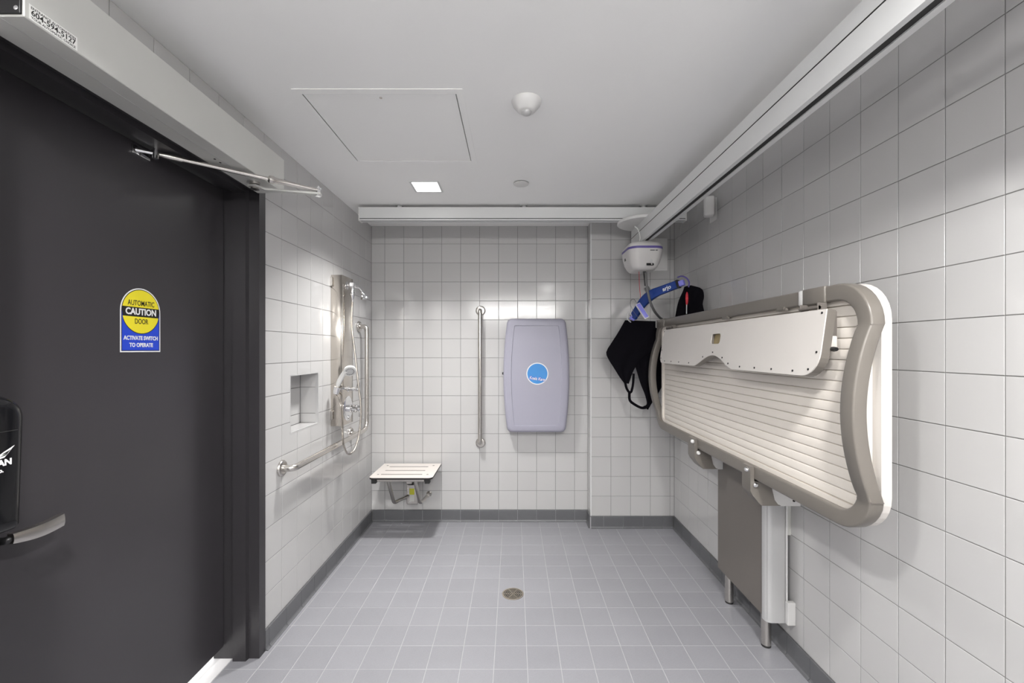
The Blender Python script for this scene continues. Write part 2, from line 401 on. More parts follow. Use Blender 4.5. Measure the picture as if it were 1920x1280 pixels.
# baseboards: separate cove tiles
def base_run(name, label, o, u, n, ls):
    """o on the wall face at floor level, u along the wall, n into the room"""
    o, u, n = Vector(o), Vector(u), Vector(n)
    a, b = ls[0], ls[-1]
    mb = MB(); mb.loft([[o+u*q+n*x+Vector((0,0,z)) for x, z in ((-.006,0),(.0055,0),(.0055,ZB-.003),(-.006,ZB-.003))] for q in (a, b)])
    root = struct(name, mb, M['fgrout'], label)
    prof = ((0,0),(.020,0),(.020,.0022),(.0135,.005),(.0098,.0115),(.009,.02),(.009,ZB-.002),(.0078,ZB),(0,ZB))
    rest = MB(); nr = 0
    for a0, a1 in zip(ls, ls[1:]):
        if a1-a0 < .006: continue
        c = (a0+a1)/2; h = (a1-a0)/2-.0012; ctr = o+u*c
        if any(seen(o+u*q+n*.01) for q in (a0, a1)):
            key = ('base', round(h, 4), tuple(u), tuple(n))
            if key not in CACHE:
                m = MB(); m.loft([[u*q+n*x+Vector((0,0,z)) for x, z in prof] for q in (-h, h)]); CACHE[key] = m.mesh('base_tile', M['base'], (0,0,0), 0)
            ob = bpy.data.objects.new('base_tile', CACHE[key]); COL.objects.link(ob); ob.parent = root; ob.location = ctr
        else:
            nr += 1; rest.loft([[ctr+u*q+n*x+Vector((0,0,z)) for x, z in prof] for q in (-h, h)])
    if nr: part('base_tile_field', rest, M['base'], root, kind='stuff', smooth=0)
    else: rest.bm.free()
DF1 = DY1+.048                                      # outer edge of the far door jamb
base_run('baseboard_left', 'dark grey cove tiles along the foot of the left wall', (XL,0,0), Y_, X_, lines(2.03, TP, DF1, YB-.011))
base_run('baseboard_back', 'dark grey cove tiles under the shower seat wall', (0,YB,0), X_, NY, lines(-1.042, TP, XL+.011, XS-.011))
base_run('baseboard_pier', 'dark grey cove tiles round the projecting pier', (0,YB2,0), X_, NY, lines(.70, TP, XS, XR-.011))
base_run('baseboard_pier_side', 'short dark grey cove tile on the pier return', (XS,0,0), NY, NX, [-YB+.011, -YB2+.009])
base_run('baseboard_right', 'dark grey cove tiles along the foot of the bench wall', (XR,0,0), NY, NX, lines(-1.82, TP, -YB2+.011, -YR))

# door frame (pressed steel, single stop) and door leaf
XD = -1.300                                         # room face of the door
def jamb(mb, sgn, y0):                              # profile in plan, sgn=+1 far jamb
    prof = [(-1.142, 0-.047*0+.048), (-1.142, 0), (-1.188, 0), (-1.192, -.019), (-1.250, -.019), (-1.254, 0), (-1.347, 0), (-1.347, .048)]
    return [(x, y0+sgn*dy) for x, dy in prof]
mb = MB(); p = jamb(mb, 1, DY1); mb.loft([[(x, y, z) for x, y in p] for z in (0, DZ+.05)])
trim2 = bpy.data.objects.new('trim_2', None); COL.objects.link(trim2); OFF['trim_2'] = Vector()
tag(trim2, 'black pressed steel frame round the charcoal door', kind='structure')
part('jamb', mb, M['frame'], trim2, smooth=20)
mb = MB(); p = jamb(mb, -1, DY0); mb.loft([[(x, y, z) for x, y in p] for z in (0, DZ+.05)])
part('jamb', mb, M['frame'], trim2, smooth=20)
mb = MB(); prof = [(-1.142, DZ+.05), (-1.142, DZ), (-1.188, DZ), (-1.192, DZ-.018), (-1.250, DZ-.018), (-1.254, DZ), (-1.347, DZ), (-1.347, DZ+.05)]
mb.loft([[(x, y, z) for x, z in prof] for y in (DY0-.0005, DY1+.0005)])
part('frame_head', mb, M['frame'], trim2, smooth=20)
mb = MB(); mb.box((XD-.045, DY0+.004, .057), (XD, DY1-.004, DZ-.004), .0015, 1)
door = struct('door_1', mb, M['door'], 'charcoal painted flush door with a caution sticker and lever handle')
# lever handle
mb = MB(); mb.lathe([(.027, 0), (.027, .006), (.024, .009), (.0, .009)], (XD, 1.065, .915), X_)
rose = part('handle_rose', mb, M['steel'], door)
mb = MB(); mb.tube(fillet([(XD+.005, 1.065, .915), (XD+.056, 1.065, .917), (XD+.056, 1.09, .921)], .02), .0095, 14)
part('handle_neck', mb, M['black'], door)
ring = []
for i in range(13):
    t = i/12; y = 1.070 + .122*t; x = XD+.062+.003*math.sin(PI*t); zc = .921 - .005*math.sin(PI*t)
    hh = .0130 + .004*math.sin(PI*min(1, t*1.4)/2); ring.append([(x+a, y, zc+b) for a, b in ((-.009,-hh),(.006,-hh*.95),(.0085,-hh*.4),(.0085,hh*.4),(.006,hh*.95),(-.009,hh))])
mb = MB(); mb.loft(ring); part('lever', mb, M['steel'], door, 'brushed steel lever')
# caution sticker
SY, SZ, SWD = 1.517, 1.378, .163
def arch(hw, z0, zc): return [(-hw, z0), (hw, z0)] + [(hw*math.cos(PI*i/24), zc+hw*math.sin(PI*i/24)) for i in range(25)]
DR = lambda dz, e=0: frame((XD+.0008+e, SY, SZ+dz), Y_, Z_, X_)
mb = MB(); mb.plate(arch(SWD/2, 0, .140), [], (XD, SY, SZ), Y_, Z_, X_, .0006)
st = part('caution_sticker', mb, M['inkw'], door, 'arched yellow, black and blue caution sticker', smooth=0)
mb = MB(); mb.plate(arch(SWD/2-.004, .004, .140), [], (XD+.0006, SY, SZ), Y_, Z_, X_, .0002); part('sticker_border', mb, M['ink'], st, smooth=0)
mb = MB(); rr = SWD/2-.0065
c0 = [(-rr, .0065), (rr, .0065), (rr, .140)] + [(max(-rr, min(rr, (rr+.0025)*math.cos(-PI*i/24))), .140+(rr+.0025)*math.sin(-PI*i/24)) for i in range(3, 22)] + [(-rr, .140)]
mb.plate(c0, [], (XD+.0008, SY, SZ), Y_, Z_, X_, .0002); part('sticker_field', mb, M['royal'], st, smooth=0)
r2 = rr
def seg(a0, a1, n=20): return [(r2*math.cos(a0+(a1-a0)*i/n), .140+r2*math.sin(a0+(a1-a0)*i/n)) for i in range(n+1)]
for a0, a1 in ((.20, PI-.20), (PI+.24, 2*PI-.24)):
    mb = MB(); mb.plate(seg(a0, a1), [], (XD+.0008, SY, SZ), Y_, Z_, X_, .0004); part('sticker_field', mb, M['yellow'], st, smooth=0)
for body, s, dz, m, bo, w in (('AUTOMATIC', .0255, .1685, 'ink', .0002, .108), ('CAUTION', .0305, .1385, 'inkw', .0010, .124), ('DOOR', .0255, .1055, 'ink', .0002, .054),
                          ('ACTIVATE SWITCH', .0190, .0480, 'inkw', .0006, .139), ('TO OPERATE', .0190, .0240, 'inkw', .0006, .096)):
    text('lettering', body, s, M[m], st, DR(dz, .0008), bo, fit=w)

# ================================================================== CEILING FITTINGS
def flat_frame(mb, o, i, z, t): mb.plate(rect(*o), [rect(*i)], (0,0,z), X_, Y_, (0,0,-1), t)
t = thing('access_panel', ((HX0+HX1)/2, (HY0+HY1)/2, ZC), 'square white access hatch flush in the ceiling', 'access panel')
mb = MB(); flat_frame(mb, (-.852, 1.662, -.196, 2.328), (HX0+.004, HY0+.004, HX1-.004, HY1-.004), ZC, .0022); part('hatch_frame', mb, M['ceil'], t, smooth=0)
mb = MB(); mb.box((HX0+.0075, HY0+.0075, ZC-.0005), (HX1-.008, HY1-.0065, ZC+.012), .0008, 1); hd = part('hatch_door', mb, M['ceil'], t, smooth=0)
mb = MB(); mb.lathe([(.006, -.0004), (.006, -.0015), (0, -.0015)], (-.526, 1.722, ZC), Z_, 16); part('hatch_lock', mb, M['steel'], hd)

LC = []
for i, c in enumerate(DOWNLIGHTS):
    x, y = c
    lab = ['square white downlight beside the access hatch, lit', 'square white downlight over the room entrance, lit', 'unseen square downlight added to brighten the bench wall, lit'][i]
    t = thing('downlight', (x, y, ZC), lab, 'ceiling light', 'square ceiling downlights')
    mb = MB(); mb.plate(rect(-.088,-.088,.088,.088), [rect(-.0765,-.0765,.0765,.0765)], (x,y,ZC), X_, Y_, (0,0,-1), .004); part('trim_ring', mb, M['whitep'], t, smooth=0)
    mb = MB(); mb.box((x-.0775, y-.0775, ZC-.001), (x+.0775, y+.0775, ZC+.003)); part('lens', mb, M['lens'], t, 'glowing white lens', smooth=0)
    mb = MB(); mb.box((x-.0775, y-.0775, ZC+.004), (x+.0775, y+.0775, ZC+.08), .004); part('housing', mb, M['alu'], t)
    L = bpy.data.lights.new('downlight_lamp', 'AREA'); L.shape = 'SQUARE'; L.size = .15; L.energy = LAMP_W[i]; L.spread = math.radians([112, 150, 165][i]); L.color = (1, .985, .965)
    lo = bpy.data.objects.new('downlight_lamp', L); COL.objects.link(lo); lo.parent = t; lo.location = (0, 0, -.006)

t = thing('occupancy_sensor', (.052, 1.745, ZC), 'round white occupancy sensor dome on the ceiling', 'sensor')
mb = MB(); mb.lathe([(.0595,0),(.0595,-.006),(.056,-.016),(.036,-.040),(.030,-.044),(0,-.044)], (.052,1.745,ZC), Z_, 36); part('sensor_body', mb, M['white'], t)
mb = MB(); mb.lathe([(.0205,-.042),(.0205,-.047),(.017,-.053),(.009,-.057),(0,-.058)], (.052,1.745,ZC), Z_, 24); part('sensor_lens', mb, M['alu2'], t, 'grey faceted lens')
mb = MB(); mb.lathe([(.030,0),(.030,-.004),(.046,-.005),(.046,-.008),(.043,-.0095),(0,-.0095)], (.045,2.605,ZC), Z_, 32)
solo('sprinkler_cover', mb, M['white'], (.045,2.605,ZC), 'small flat white sprinkler cover disc on the ceiling', 'ceiling cover')

# ================================================================== HOIST: rails, lift, spreader bar
RY0, RZ0, RZ1 = 2.985, 2.275, 2.364
t = thing('ceiling_rail', (.06, RY0+.03, ZC), 'white fixed hoist rail crossing below the ceiling by the back wall', 'hoist rail')
prof = [(0,RZ0+.008),(0,RZ1),(.060,RZ1),(.060,RZ0+.008),(.060,RZ0),(.038,RZ0),(.038,RZ0+.02),(.022,RZ0+.02),(.022,RZ0),(.0,RZ0)]
mb = MB(); mb.loft([[(x, RY0+a, z) for a, z in prof] for x in (-1.058, 1.180)]); rl = part('rail_profile', mb, M['whitep'], t, smooth=0)
mb = MB(); mb.box((-1.058, RY0-.0012, RZ0+.009), (1.180, RY0, RZ0+.013)); part('rail_groove', mb, M['dark'], rl, smooth=0)
for x0, x1 in ((-1.066, -1.058), (1.180, 1.190)):
    mb = MB(); mb.box((x0, RY0-.001, RZ0-.004), (x1, RY0+.061, RZ1+.002), .0015, 1); part('end_cap', mb, M['white'], t)
for x in (-.79, .07, .90):
    mb = MB(); mb.lathe([(.026, ZC), (.026, ZC-.004), (.016, ZC-.005), (.016, RZ1)], (x, RY0+.03, 0), Z_, 20); part('ceiling_stud', mb, M['alu2'], t)

QX0, QX1, QZ0, QZ1 = .868, .930, 2.122, 2.255
t = thing('traverse_rail', (.899, 1.0, QZ0), 'long white hoist rail running beside the bench wall towards the entrance', 'hoist rail')
qm = (QX0+QX1)/2
prof = [(QX0,QZ0),(QX0,QZ0+.078),(QX0+.003,QZ0+.079),(QX0+.003,QZ0+.082),(QX0,QZ0+.083),(QX0,QZ1),(QX1,QZ1),(QX1,QZ0),(qm+.011,QZ0),(qm+.011,QZ0+.030),(qm-.013,QZ0+.030),(qm-.013,QZ0)]
mb = MB(); mb.loft([[(x, y, z) for x, z in prof] for y in (-1.2, 3.205)]); rl = part('rail_profile', mb, M['whitep'], t, smooth=0)
mb = MB(); mb.box((qm-.0125, -1.2, QZ0+.004), (qm+.0105, 3.2, QZ0+.028)); part('rail_slot_lining', mb, M['rubber'], rl, 'dark slot strip', smooth=0)
mb = MB(); mb.box((QX0-.0008, -1.2, QZ0+.079), (QX0+.002, 3.204, QZ0+.0815)); part('rail_groove', mb, M['dark'], rl, smooth=0)
mb = MB(); mb.lathe([(.172,2.254),(.176,2.258),(.176,2.270),(.172,2.2755),(0,2.2755)], (.899,RY0+.03,0), Z_, 40); part('carriage_plate', mb, M['white'], t, 'round white carriage plate')

# lift motor: rounded tapered shell under the rail
LX0, LX1, LY0, LY1 = .772, 1.010, 2.885, 3.165
t = thing('lift_motor', (.899, 3.02, 1.925), 'white hoist motor with a purple band hanging from the rail', 'hoist motor')
def shell(z, ins, r, sk=0): return [(x+sk, y, z) for x, y in rrect(LX0+ins, LY0+ins, LX1-ins, LY1-ins, r, 6)]
def lay(mb, rows): mb.loft([shell(*q) for q in rows]); return mb
mb = lay(MB(), [(1.925,.060,.04),(1.930,.046,.045),(1.945,.033,.05),(1.975,.019,.055),(2.020,.008,.06),(2.062,.002,.065)]); sh = part('lower_shell', mb, M['lift'], t, smooth=50)
mb = lay(MB(), [(2.062,.001,.065),(2.077,.001,.065)]); part('band', mb, M['purple'], t, 'purple band')
mb = lay(MB(), [(2.077,.002,.065),(2.095,.006,.065),(2.106,.016,.06),(2.111,.032,.05)]); part('lid', mb, M['lift'], t, smooth=50)
mb = MB(); mb.box((qm-.035, 2.93, 2.108), (qm+.035, 3.10, 2.1216), .003, 1); part('trolley', mb, M['white'], t)
mb = MB(); mb.obox((.913, 2.9075, 1.957), X_, (0,.85,-.52), (0,.52,.85), (.024,.004,.008), .002); pn = part('control_panel', mb, M['black'], t, 'small black control panel')
mb = MB(); mb.obox((.922, 2.9035, 1.957), X_, (0,.85,-.52), (0,.52,.85), (.004,.003,.005)); part('button', mb, M['white'], pn)
mb = MB(); mb.lathe([(.010,0),(.010,.002),(0,.002)], (.918,2.8998,1.978), (0,-.97,-.2), 20); part('emblem', mb, M['alu2'], t)
mb = MB(); mb.obox((.7815,3.045,2.02), (0,1,0), (.97,0,.2), (0,0,1), (.012,.002,.015)); part('side_switch', mb, M['black'], t)
for x0, x1 in ((.908, .938), (.943, .958)):
    mb = MB(); mb.box((x0, 2.8868, 2.044), (x1, 2.8900, 2.0505)); part('printed_mark', mb, M['grey'], t, smooth=0)
mb = MB(); mb.tube(bez([at(1190,424,2.93), at(1196,430,2.93), at(1200,443,2.93), at(1199,452,2.95)], 6), .004, 8); part('charging_cable', mb, M['white'], t)
mb = MB(); mb.tube(bez([at(1198,509,2.99), at(1199,535,2.99), at(1201,558,2.99)], 5), .0018, 8); part('release_cord', mb, M['red'], t, 'thin red release cord')
pb = [at(1208,505,3.0), at(1210,520,3.0), at(1211.5,536,2.985)]
mb = MB(); mb.loft([[p+Vector((dx,dy,0)) for dx, dy in ((-.011,-.0015),(.011,-.0015),(.011,.0015),(-.011,.0015))] for p in bez(pb, 5)]); part('lifting_strap', mb, M['black'], t, 'black webbing strap')

# spreader bar, tilted, right end nearer
A, Bc, C_ = at(1187,595,3.07), at(1214,556,2.985), at(1270,533,2.83)
t = thing('spreader_bar', Bc, 'bent blue spreader bar hanging tilted below the hoist motor', 'spreader bar')
pth = fillet([A, Bc+Vector((-.004,0,.006)), C_], .11, 8); rings = []
for i, p in enumerate(pth):
    tg = (pth[min(i+1, len(pth)-1)]-pth[max(i-1, 0)]).normalized(); side = Vector((tg.y, -tg.x, 0)).normalized(); side = side if side.y < 0 else -side
    up = side.cross(tg).normalized(); up = up if up.z > 0 else -up
    k = i/(len(pth)-1); h = .026 + .008*math.sin(PI*k); w = .016
    rings.append([p+up*a+side*b for a, b in rrect(-h, -w, h, w, .007, 3)])
mb = MB(); mb.loft(rings); part('bar', mb, M['blue'], t)
dr = (C_-Bc).normalized(); sd = Vector((dr.y,-dr.x,0)).normalized(); sd = sd if sd.y < 0 else -sd
upv = sd.cross(dr); upv = upv if upv.z > 0 else -upv
mb = MB(); mb.obox(C_+dr*.006, dr, sd, upv, (.008,.019,.027), .003); part('end_band', mb, M['black'], t)
mb = MB(); mb.obox(C_+dr*.030-upv*.004, dr, sd, upv, (.017,.015,.018), .004); part('end_cap', mb, M['lilac'], t, 'lilac end cap')
dl = (A-Bc).normalized()
mb = MB(); mb.obox(A+dl*.008, dl, (0,-1,0), dl.cross(Vector((0,-1,0))).normalized(), (.013,.014,.018), .004); part('end_cap', mb, M['lilac'], t, 'lilac end cap')
mb = MB(); mb.tube(bez([at(1270,520,2.83), at(1278,517.5,2.82), at(1287,521,2.81), at(1292,529,2.80), at(1291,538,2.80)], 6), .0048, 8); part('sling_hook', mb, M['purple'], t, 'curved purple hook')
mb = MB(); mb.tube(bez([at(1183,604,3.07), at(1177,598,3.07), at(1177,589,3.07), at(1181,585,3.07), at(1184,592,3.06)], 6), .004, 8); part('sling_hook', mb, M['alu2'], t)
mid = Bc.lerp(C_, .70)
text('lettering', 'arjo', .038, M['inkw'], t, frame(mid+sd*.0195-upv*.001, dr, upv, sd), .0008)
mb = MB(); mb.obox(at(1214,543,2.985), (.9,0,.4), (0,1,0), (-.4,0,.9), (.016,.012,.020), .004); part('swivel', mb, M['grey'], t)

# hand control with its hose
hc0, hc1 = at(1193,571,3.0), at(1210,597,2.96); dv = (hc1-hc0).normalized(); sv = Vector((0,-1,0)); uv = dv.cross(sv).normalized(); sv = uv.cross(dv).normalized()
t = thing('hand_control', hc1, 'lilac hand control hanging over the blue spreader bar', 'hand control')
mb = MB(); mb.obox((hc0+hc1)/2+Vector((0,-.035,0)), dv, uv, sv, (.062,.017,.010), .005); hb = part('handset', mb, M['white'], t, 'white handset shell')
mb = MB(); mb.obox((hc0+hc1)/2+Vector((0,-.035,0))+sv*(.0102 if sv.y < 0 else -.0102), dv, uv, sv, (.056,.013,.0012), .001); part('keypad', mb, M['lilac'], hb)
mb = MB(); mb.tube(bez([hc0+Vector((0,-.03,0)), at(1189,561,3.0), at(1184,562,3.02), at(1182,570,3.03), at(1187,582,3.0), at(1196,595,2.98)], 6), .0016, 6); part('lanyard', mb, M['grey'], t)
mb = MB(); mb.tube(bez([at(1211,511,2.93), at(1212,530,2.92), at(1215,548,2.92), at(1219,565,2.92), at(1227,583,2.97), at(1236,594,3.08), at(1247,605,3.12), at(1262,640,3.12)], 6), .0085, 10); part('hose', mb, M['grey'], t, 'grey cable hose')

# slings: draped cloth built as thick sheets with folds
def cloth(mb, rows, ncol, th, fold, fz=9.0, seedv=0):
    """rows: list of (left point, right point)"""
    fr, bk = [], []
    for r, (a, b) in enumerate(rows):
        f, k = [], []
        for c in range(ncol+1):
            q = c/ncol; p = a.lerp(b, q); o = fold*(math.sin(fz*q+seedv+r*.35)+.5*math.sin(2.3*fz*q+r*.5+seedv))
            e = math.sin(PI*q)**.35 if 0 < q < 1 else 0
            f.append(p+Vector((0, o-th*e-.0012, 0))); k.append(p+Vector((0, o+th*e+.0012, 0)))
        fr.append(f); bk.append(k)
    mb.loft([f+k[::-1] for f, k in zip(fr, bk)]); return mb
def rowsof(L, R, n):
    Ls, Rs = bez(L, 6), bez(R, 6)
    pick = lambda P, t: P[min(int(t*(len(P)-1)), len(P)-2)].lerp(P[min(int(t*(len(P)-1)), len(P)-2)+1], t*(len(P)-1)-min(int(t*(len(P)-1)), len(P)-2))
    return [(pick(Ls, i/n), pick(Rs, i/n)) for i in range(n+1)]
t = thing('lifting_sling', at(1205,768,3.1), 'large black fabric sling hung from the lower end of the spreader bar', 'sling', 'black lifting slings')
d = 3.14
mb = cloth(MB(), rowsof([at(1172,600,d), at(1160,622,d), at(1148,641,d), at(1137,659,d), at(1140,672,d), at(1151,690,d), at(1161,706,d), at(1170,718,d)],
                        [at(1248,603,d), at(1250,628,d), at(1246,645,d), at(1230,655,d), at(1205,668,d), at(1190,690,d), at(1184,703,d), at(1179,719,d)], 16), 14, .007, .006, 7)
b_ = part('sling_body', mb, M['cloth'], t)
mb = cloth(MB(), rowsof([at(1180,650,d+.02), at(1192,690,d+.02), at(1200,718,d+.02), at(1209,740,d+.02), at(1213,757,d+.02), at(1206,762,d+.02)],
                        [at(1250,650,d+.03), at(1248,690,d+.03), at(1244,715,d+.03), at(1236,735,d+.03), at(1224,754,d+.03), at(1215,768,d+.03)], 16), 12, .008, .006, 8, 2)
part('leg_piece', mb, M['cloth'], t)
def strap(P, w, th=.002):
    P = bez(P, 6); rings = []
    for i, p in enumerate(P):
        tg = (P[min(i+1, len(P)-1)]-P[max(i-1, 0)]).normalized(); nn = tg.cross(Vector((0,1,0))).normalized()
        rings.append([p+nn*a+Vector((0,b,0)) for a, b in ((-w/2,-th),(w/2,-th),(w/2,th),(-w/2,th))])
    return MB().loft(rings)
part('strap', strap([at(1172,716,d-.01), at(1175,728,d-.01), at(1180,735,d-.01), at(1184,733,d-.01), at(1187,718,d-.01), at(1188,700,d-.01)], .017), M['cloth'], t)
part('strap', strap([at(1180,735,d), at(1181,750,d), at(1190,758,d), at(1202,764,d+.01), at(1211,764,d+.02)], .019), M['cloth'], t)
t = thing('lifting_sling', at(1300,640,2.85), 'small black fabric sling with a red tab squeezed behind the bench rail', 'sling', 'black lifting slings')
mb = cloth(MB(), rowsof([at(1284,537,2.86), at(1281,546,2.88), at(1272,565,2.93), at(1266,590,2.96), at(1262,620,2.99), at(1264,680,3.0), at(1272,720,2.98)],
                        [at(1296,534.5,2.84), at(1316,541,2.80), at(1320,556,2.76), at(1317,570,2.76), at(1320,590,2.76), at(1318,640,2.76), at(1312,700,2.76)], 16), 14, .007, .006, 7, 1)
part('sling_body', mb, M['cloth'], t)
mb = MB(); mb.tube([at(1288,548,2.80), at(1288,552,2.79), at(1288,560,2.79), at(1288,567,2.79), at(1287.5,571,2.79)], [.004,.008,.0095,.008,.005], 12); part('tab', mb, M['red'], t, 'red tab')
mb = MB(); mb.cyl(at(1287.5,570,2.79), at(1287.2,588,2.80), .0035); part('tab_cord', mb, M['alu2'], t)

# wall plate behind the motor and small detector on the bench wall
t = thing('junction_plate', (1.125, YB2, 2.0), 'white square junction box cover on the pier behind the motor', 'wall plate')
mb = MB(); mb.box((1.055, YB2-.018, 1.996), (1.192, YB2, 2.248), .003); bx_ = part('box_cover', mb, M['white'], t)
mb = MB(); mb.box((1.072, YB2-.0205, 2.015), (1.176, YB2-.018, 2.23), .001, 1); part('inner_cover', mb, M['white'], bx_)
t = thing('wall_detector', (XR, 2.70, 2.18), 'small white motion detector high on the bench wall', 'detector')
mb = MB(); mb.box((XR-.008, 2.672, 2.185), (XR, 2.755, 2.325), .002, 1); part('back_plate', mb, M['white'], t)
mb = MB(); mb.obox((XR-.050, 2.668, 2.262), (.94,-.34,0), (.34,.94,0), (0,0,1), (.030,.034,.060), .012); part('detector_body', mb, M['white'], t, smooth=60)
mb = MB(); mb.box((XR-.036, 2.69, 2.23), (XR-.006, 2.73, 2.29), .002, 1); part('bracket', mb, M['white'], t)

# ================================================================== ADULT CHANGING BENCH (folded up against the right wall)
t = thing('adult_changing_bench', (1.15, 2.12, 0), 'folded-up adult changing bench with greige tube frame and cream slatted tray', 'changing bench')
BX, BT = 1.000, .042
Y0, Y1, Z0, Z1, TW = 1.2146, 3.065, .847, 1.590, .052
# end tubes bow out of the bench plane; the loop is swept as one rounded rectangular tube
def bow(z): 
    q = (z-.957)/(1.457-.957)
    return -.052*math.sin(PI*q)**.8 if 0 < q < 1 else 0.0
h = TW/2; loop = []
cr = .105
def addline(p, q, n):
    for i in range(n): loop.append((p[0]+(q[0]-p[0])*i/n, p[1]+(q[1]-p[1])*i/n))
def addarc(cy, cz, r, a0, a1, n=9):
    for i in range(n): a = a0+(a1-a0)*i/n; loop.append((cy+r*math.cos(a), cz+r*math.sin(a)))
ya, yb, za, zb = Y0+h, Y1-h, Z0+h, Z1-h
addline((ya, zb-cr), (ya, za+cr), 24); addarc(ya+cr, za+cr, cr, PI, 1.5*PI)
addline((ya+cr, za), (yb-cr, za), 4); addarc(yb-cr, za+cr, cr, 1.5*PI, 2*PI)
addline((yb, za+cr), (yb, zb-cr), 24); addarc(yb-cr, zb-cr, cr, 0, PI/2)
addline((yb-cr, zb), (ya+cr, zb), 4); addarc(ya+cr, zb-cr, cr, PI/2, PI)
rings = []; n = len(loop)
for i, (y, z) in enumerate(loop):
    ty, tz = loop[(i+1) % n][0]-loop[i-1][0], loop[(i+1) % n][1]-loop[i-1][1]; l = math.hypot(ty, tz); ny, nz_ = tz/l, -ty/l
    endish = (y < ya+.002 or y > yb-.002); bo = bow(z) if endish else 0
    rings.append([(BX+bo+BT/2+b, y+ny*a, z+nz_*a) for a, b in rrect(-h, -BT/2, h, BT/2, .006, 3)])
mb = MB(); mb.loft(rings+[rings[0]], cap=False); bmesh.ops.remove_doubles(mb.bm, verts=mb.bm.verts, dist=1e-6)
fr = part('tube_frame', mb, M['greige'], t, 'greige coated tube frame', smooth=40)
for yy in (ya, yb):                                 # welded seams where the end tubes start to bow
    for zz in (.957, 1.457):
        mb = MB(); mb.box((BX-.0004, yy-h-.0004, zz-.001), (BX+BT-.006, yy+h+.0004, zz+.001)); part('weld_seam', mb, M['greige2'], fr, smooth=0)
# white backing board with rounded corners
TY0, TY1 = 1.232, 2.990
mb = MB(); mb.plate(rrect(TY0, Z0+.002, TY1, Z1-.001, .115, 8), [], (BX+BT+.0005,0,0), Y_, Z_, X_, .030); part('backing_board', mb, M['flap'], t, 'white backing board', smooth=0)
# cream tray rim and slats
mb = MB(); mb.plate(rrect(TY0+.03, Z0+.052, TY1, Z1-.050, .045, 6), [rrect(TY0+.052, Z0+.070, TY1-.022, Z1-.066, .035, 6)], (BX+BT,0,0), Y_, Z_, NX, .024); part('tray_rim', mb, M['cream'], t, smooth=0)
mb = MB(); mb.box((BX+BT-.015, TY0+.05, Z0+.068), (BX+BT, TY1-.02, Z1-.064)); part('tray_base', mb, M['cream'], t, smooth=0)
SN = 18; s0, s1 = Z0+.072, Z1-.068; sp = (s1-s0)/SN
sl = MB(); sl.box((-.006, -(TY1-.05-TY0-.06)/2, -sp/2+.0009), (.006, (TY1-.05-TY0-.06)/2, sp/2-.0009), .0025, 3); slm = sl.mesh('slat', M['cream'], (0,0,0), 40)
for i in range(SN):
    o = bpy.data.objects.new('slat', slm); COL.objects.link(o); o.parent = t
    o.location = Vector((BX+BT-.0145, (TY0+.06+TY1-.05)/2, s0+sp*(i+.5)))-OFF[t.name]
# hinged flap: greige edge with off-white face, bottom tipped into the room
FY0, FY1, FH = 1.330, 2.770, .212
flo = Vector((.962, 0, 1.512)); fv_ = Vector((-.030, 0, -FH)).normalized(); fn = Vector((-FH, 0, .030)).normalized()
ymid = (FY0+FY1)/2
def wave(y):
    q = abs(y-ymid)/.20
    return FH-.058*(.5+.5*math.cos(PI*min(q, 1)))**.75
out = [(FY0, 0)] + [(FY0+.075*(1-math.cos(PI/2*i/8)), FH-.075+.075*math.sin(PI/2*i/8)) for i in range(9)]
out += [(y, wave(y)) for y in [FY0+.12+(FY1-FY0-.24)*i/120 for i in range(121)]]
out += [(FY1-.045*(1-math.sin(PI/2*(1-i/6))), FH-.045+.045*math.cos(PI/2*(1-i/6))) if False else (FY1-.045+.045*math.sin(PI/2*i/6), FH-.045+.045*math.cos(PI/2*i/6)) for i in range(7)] + [(FY1, 0)]
hole = rrect(1.995, .052, 2.085, .100, .014, 4)
mb = MB(); mb.plate(out, [hole], flo, Y_, fv_, fn, -.026); fb = part('flap_body', mb, M['greige'], t, 'greige edge of the flap', smooth=0)
mb = MB(); mb.plate([(ymid+(y-ymid)*.9985, .001+v*.994) for y, v in out], [hole], flo, Y_, fv_, fn, .0035); ff = part('flap_board', mb, M['flap'], t, 'off-white flap board with an arched cut-out', smooth=0)
mb = MB(); mb.plate(rrect(1.990, .047, 2.090, .105, .016, 4), [], flo-fn*.014, Y_, fv_, fn, .003); part('hand_hole', mb, M['slot'], t, 'tan hand hole', smooth=0)
scr = [(FY0+.018,.012),(FY0+.018,.135),(FY0+.045,FH-.022),(FY1-.014,.012),(FY1-.014,.13),(FY1-.018,FH-.03)]
scr += [(y, wave(y)-.014) for y in (FY0+.12, FY0+.24, FY0+.35, FY0+.46, ymid-.16, ymid-.10, ymid, ymid+.10, FY1-.46, FY1-.32, FY1-.20, FY1-.09)]
sm = MB(); sm.lathe([(.0038,0),(.0038,.0014),(0,.0016)], (0,0,0), fn, 10); smm = sm.mesh('screw', M['dark'], (0,0,0), 40)
for y, v in scr:
    o = bpy.data.objects.new('screw', smm); COL.objects.link(o); o.parent = t
    o.location = flo+Vector((0,y,0))+fv_*v+fn*.0035-OFF[t.name]
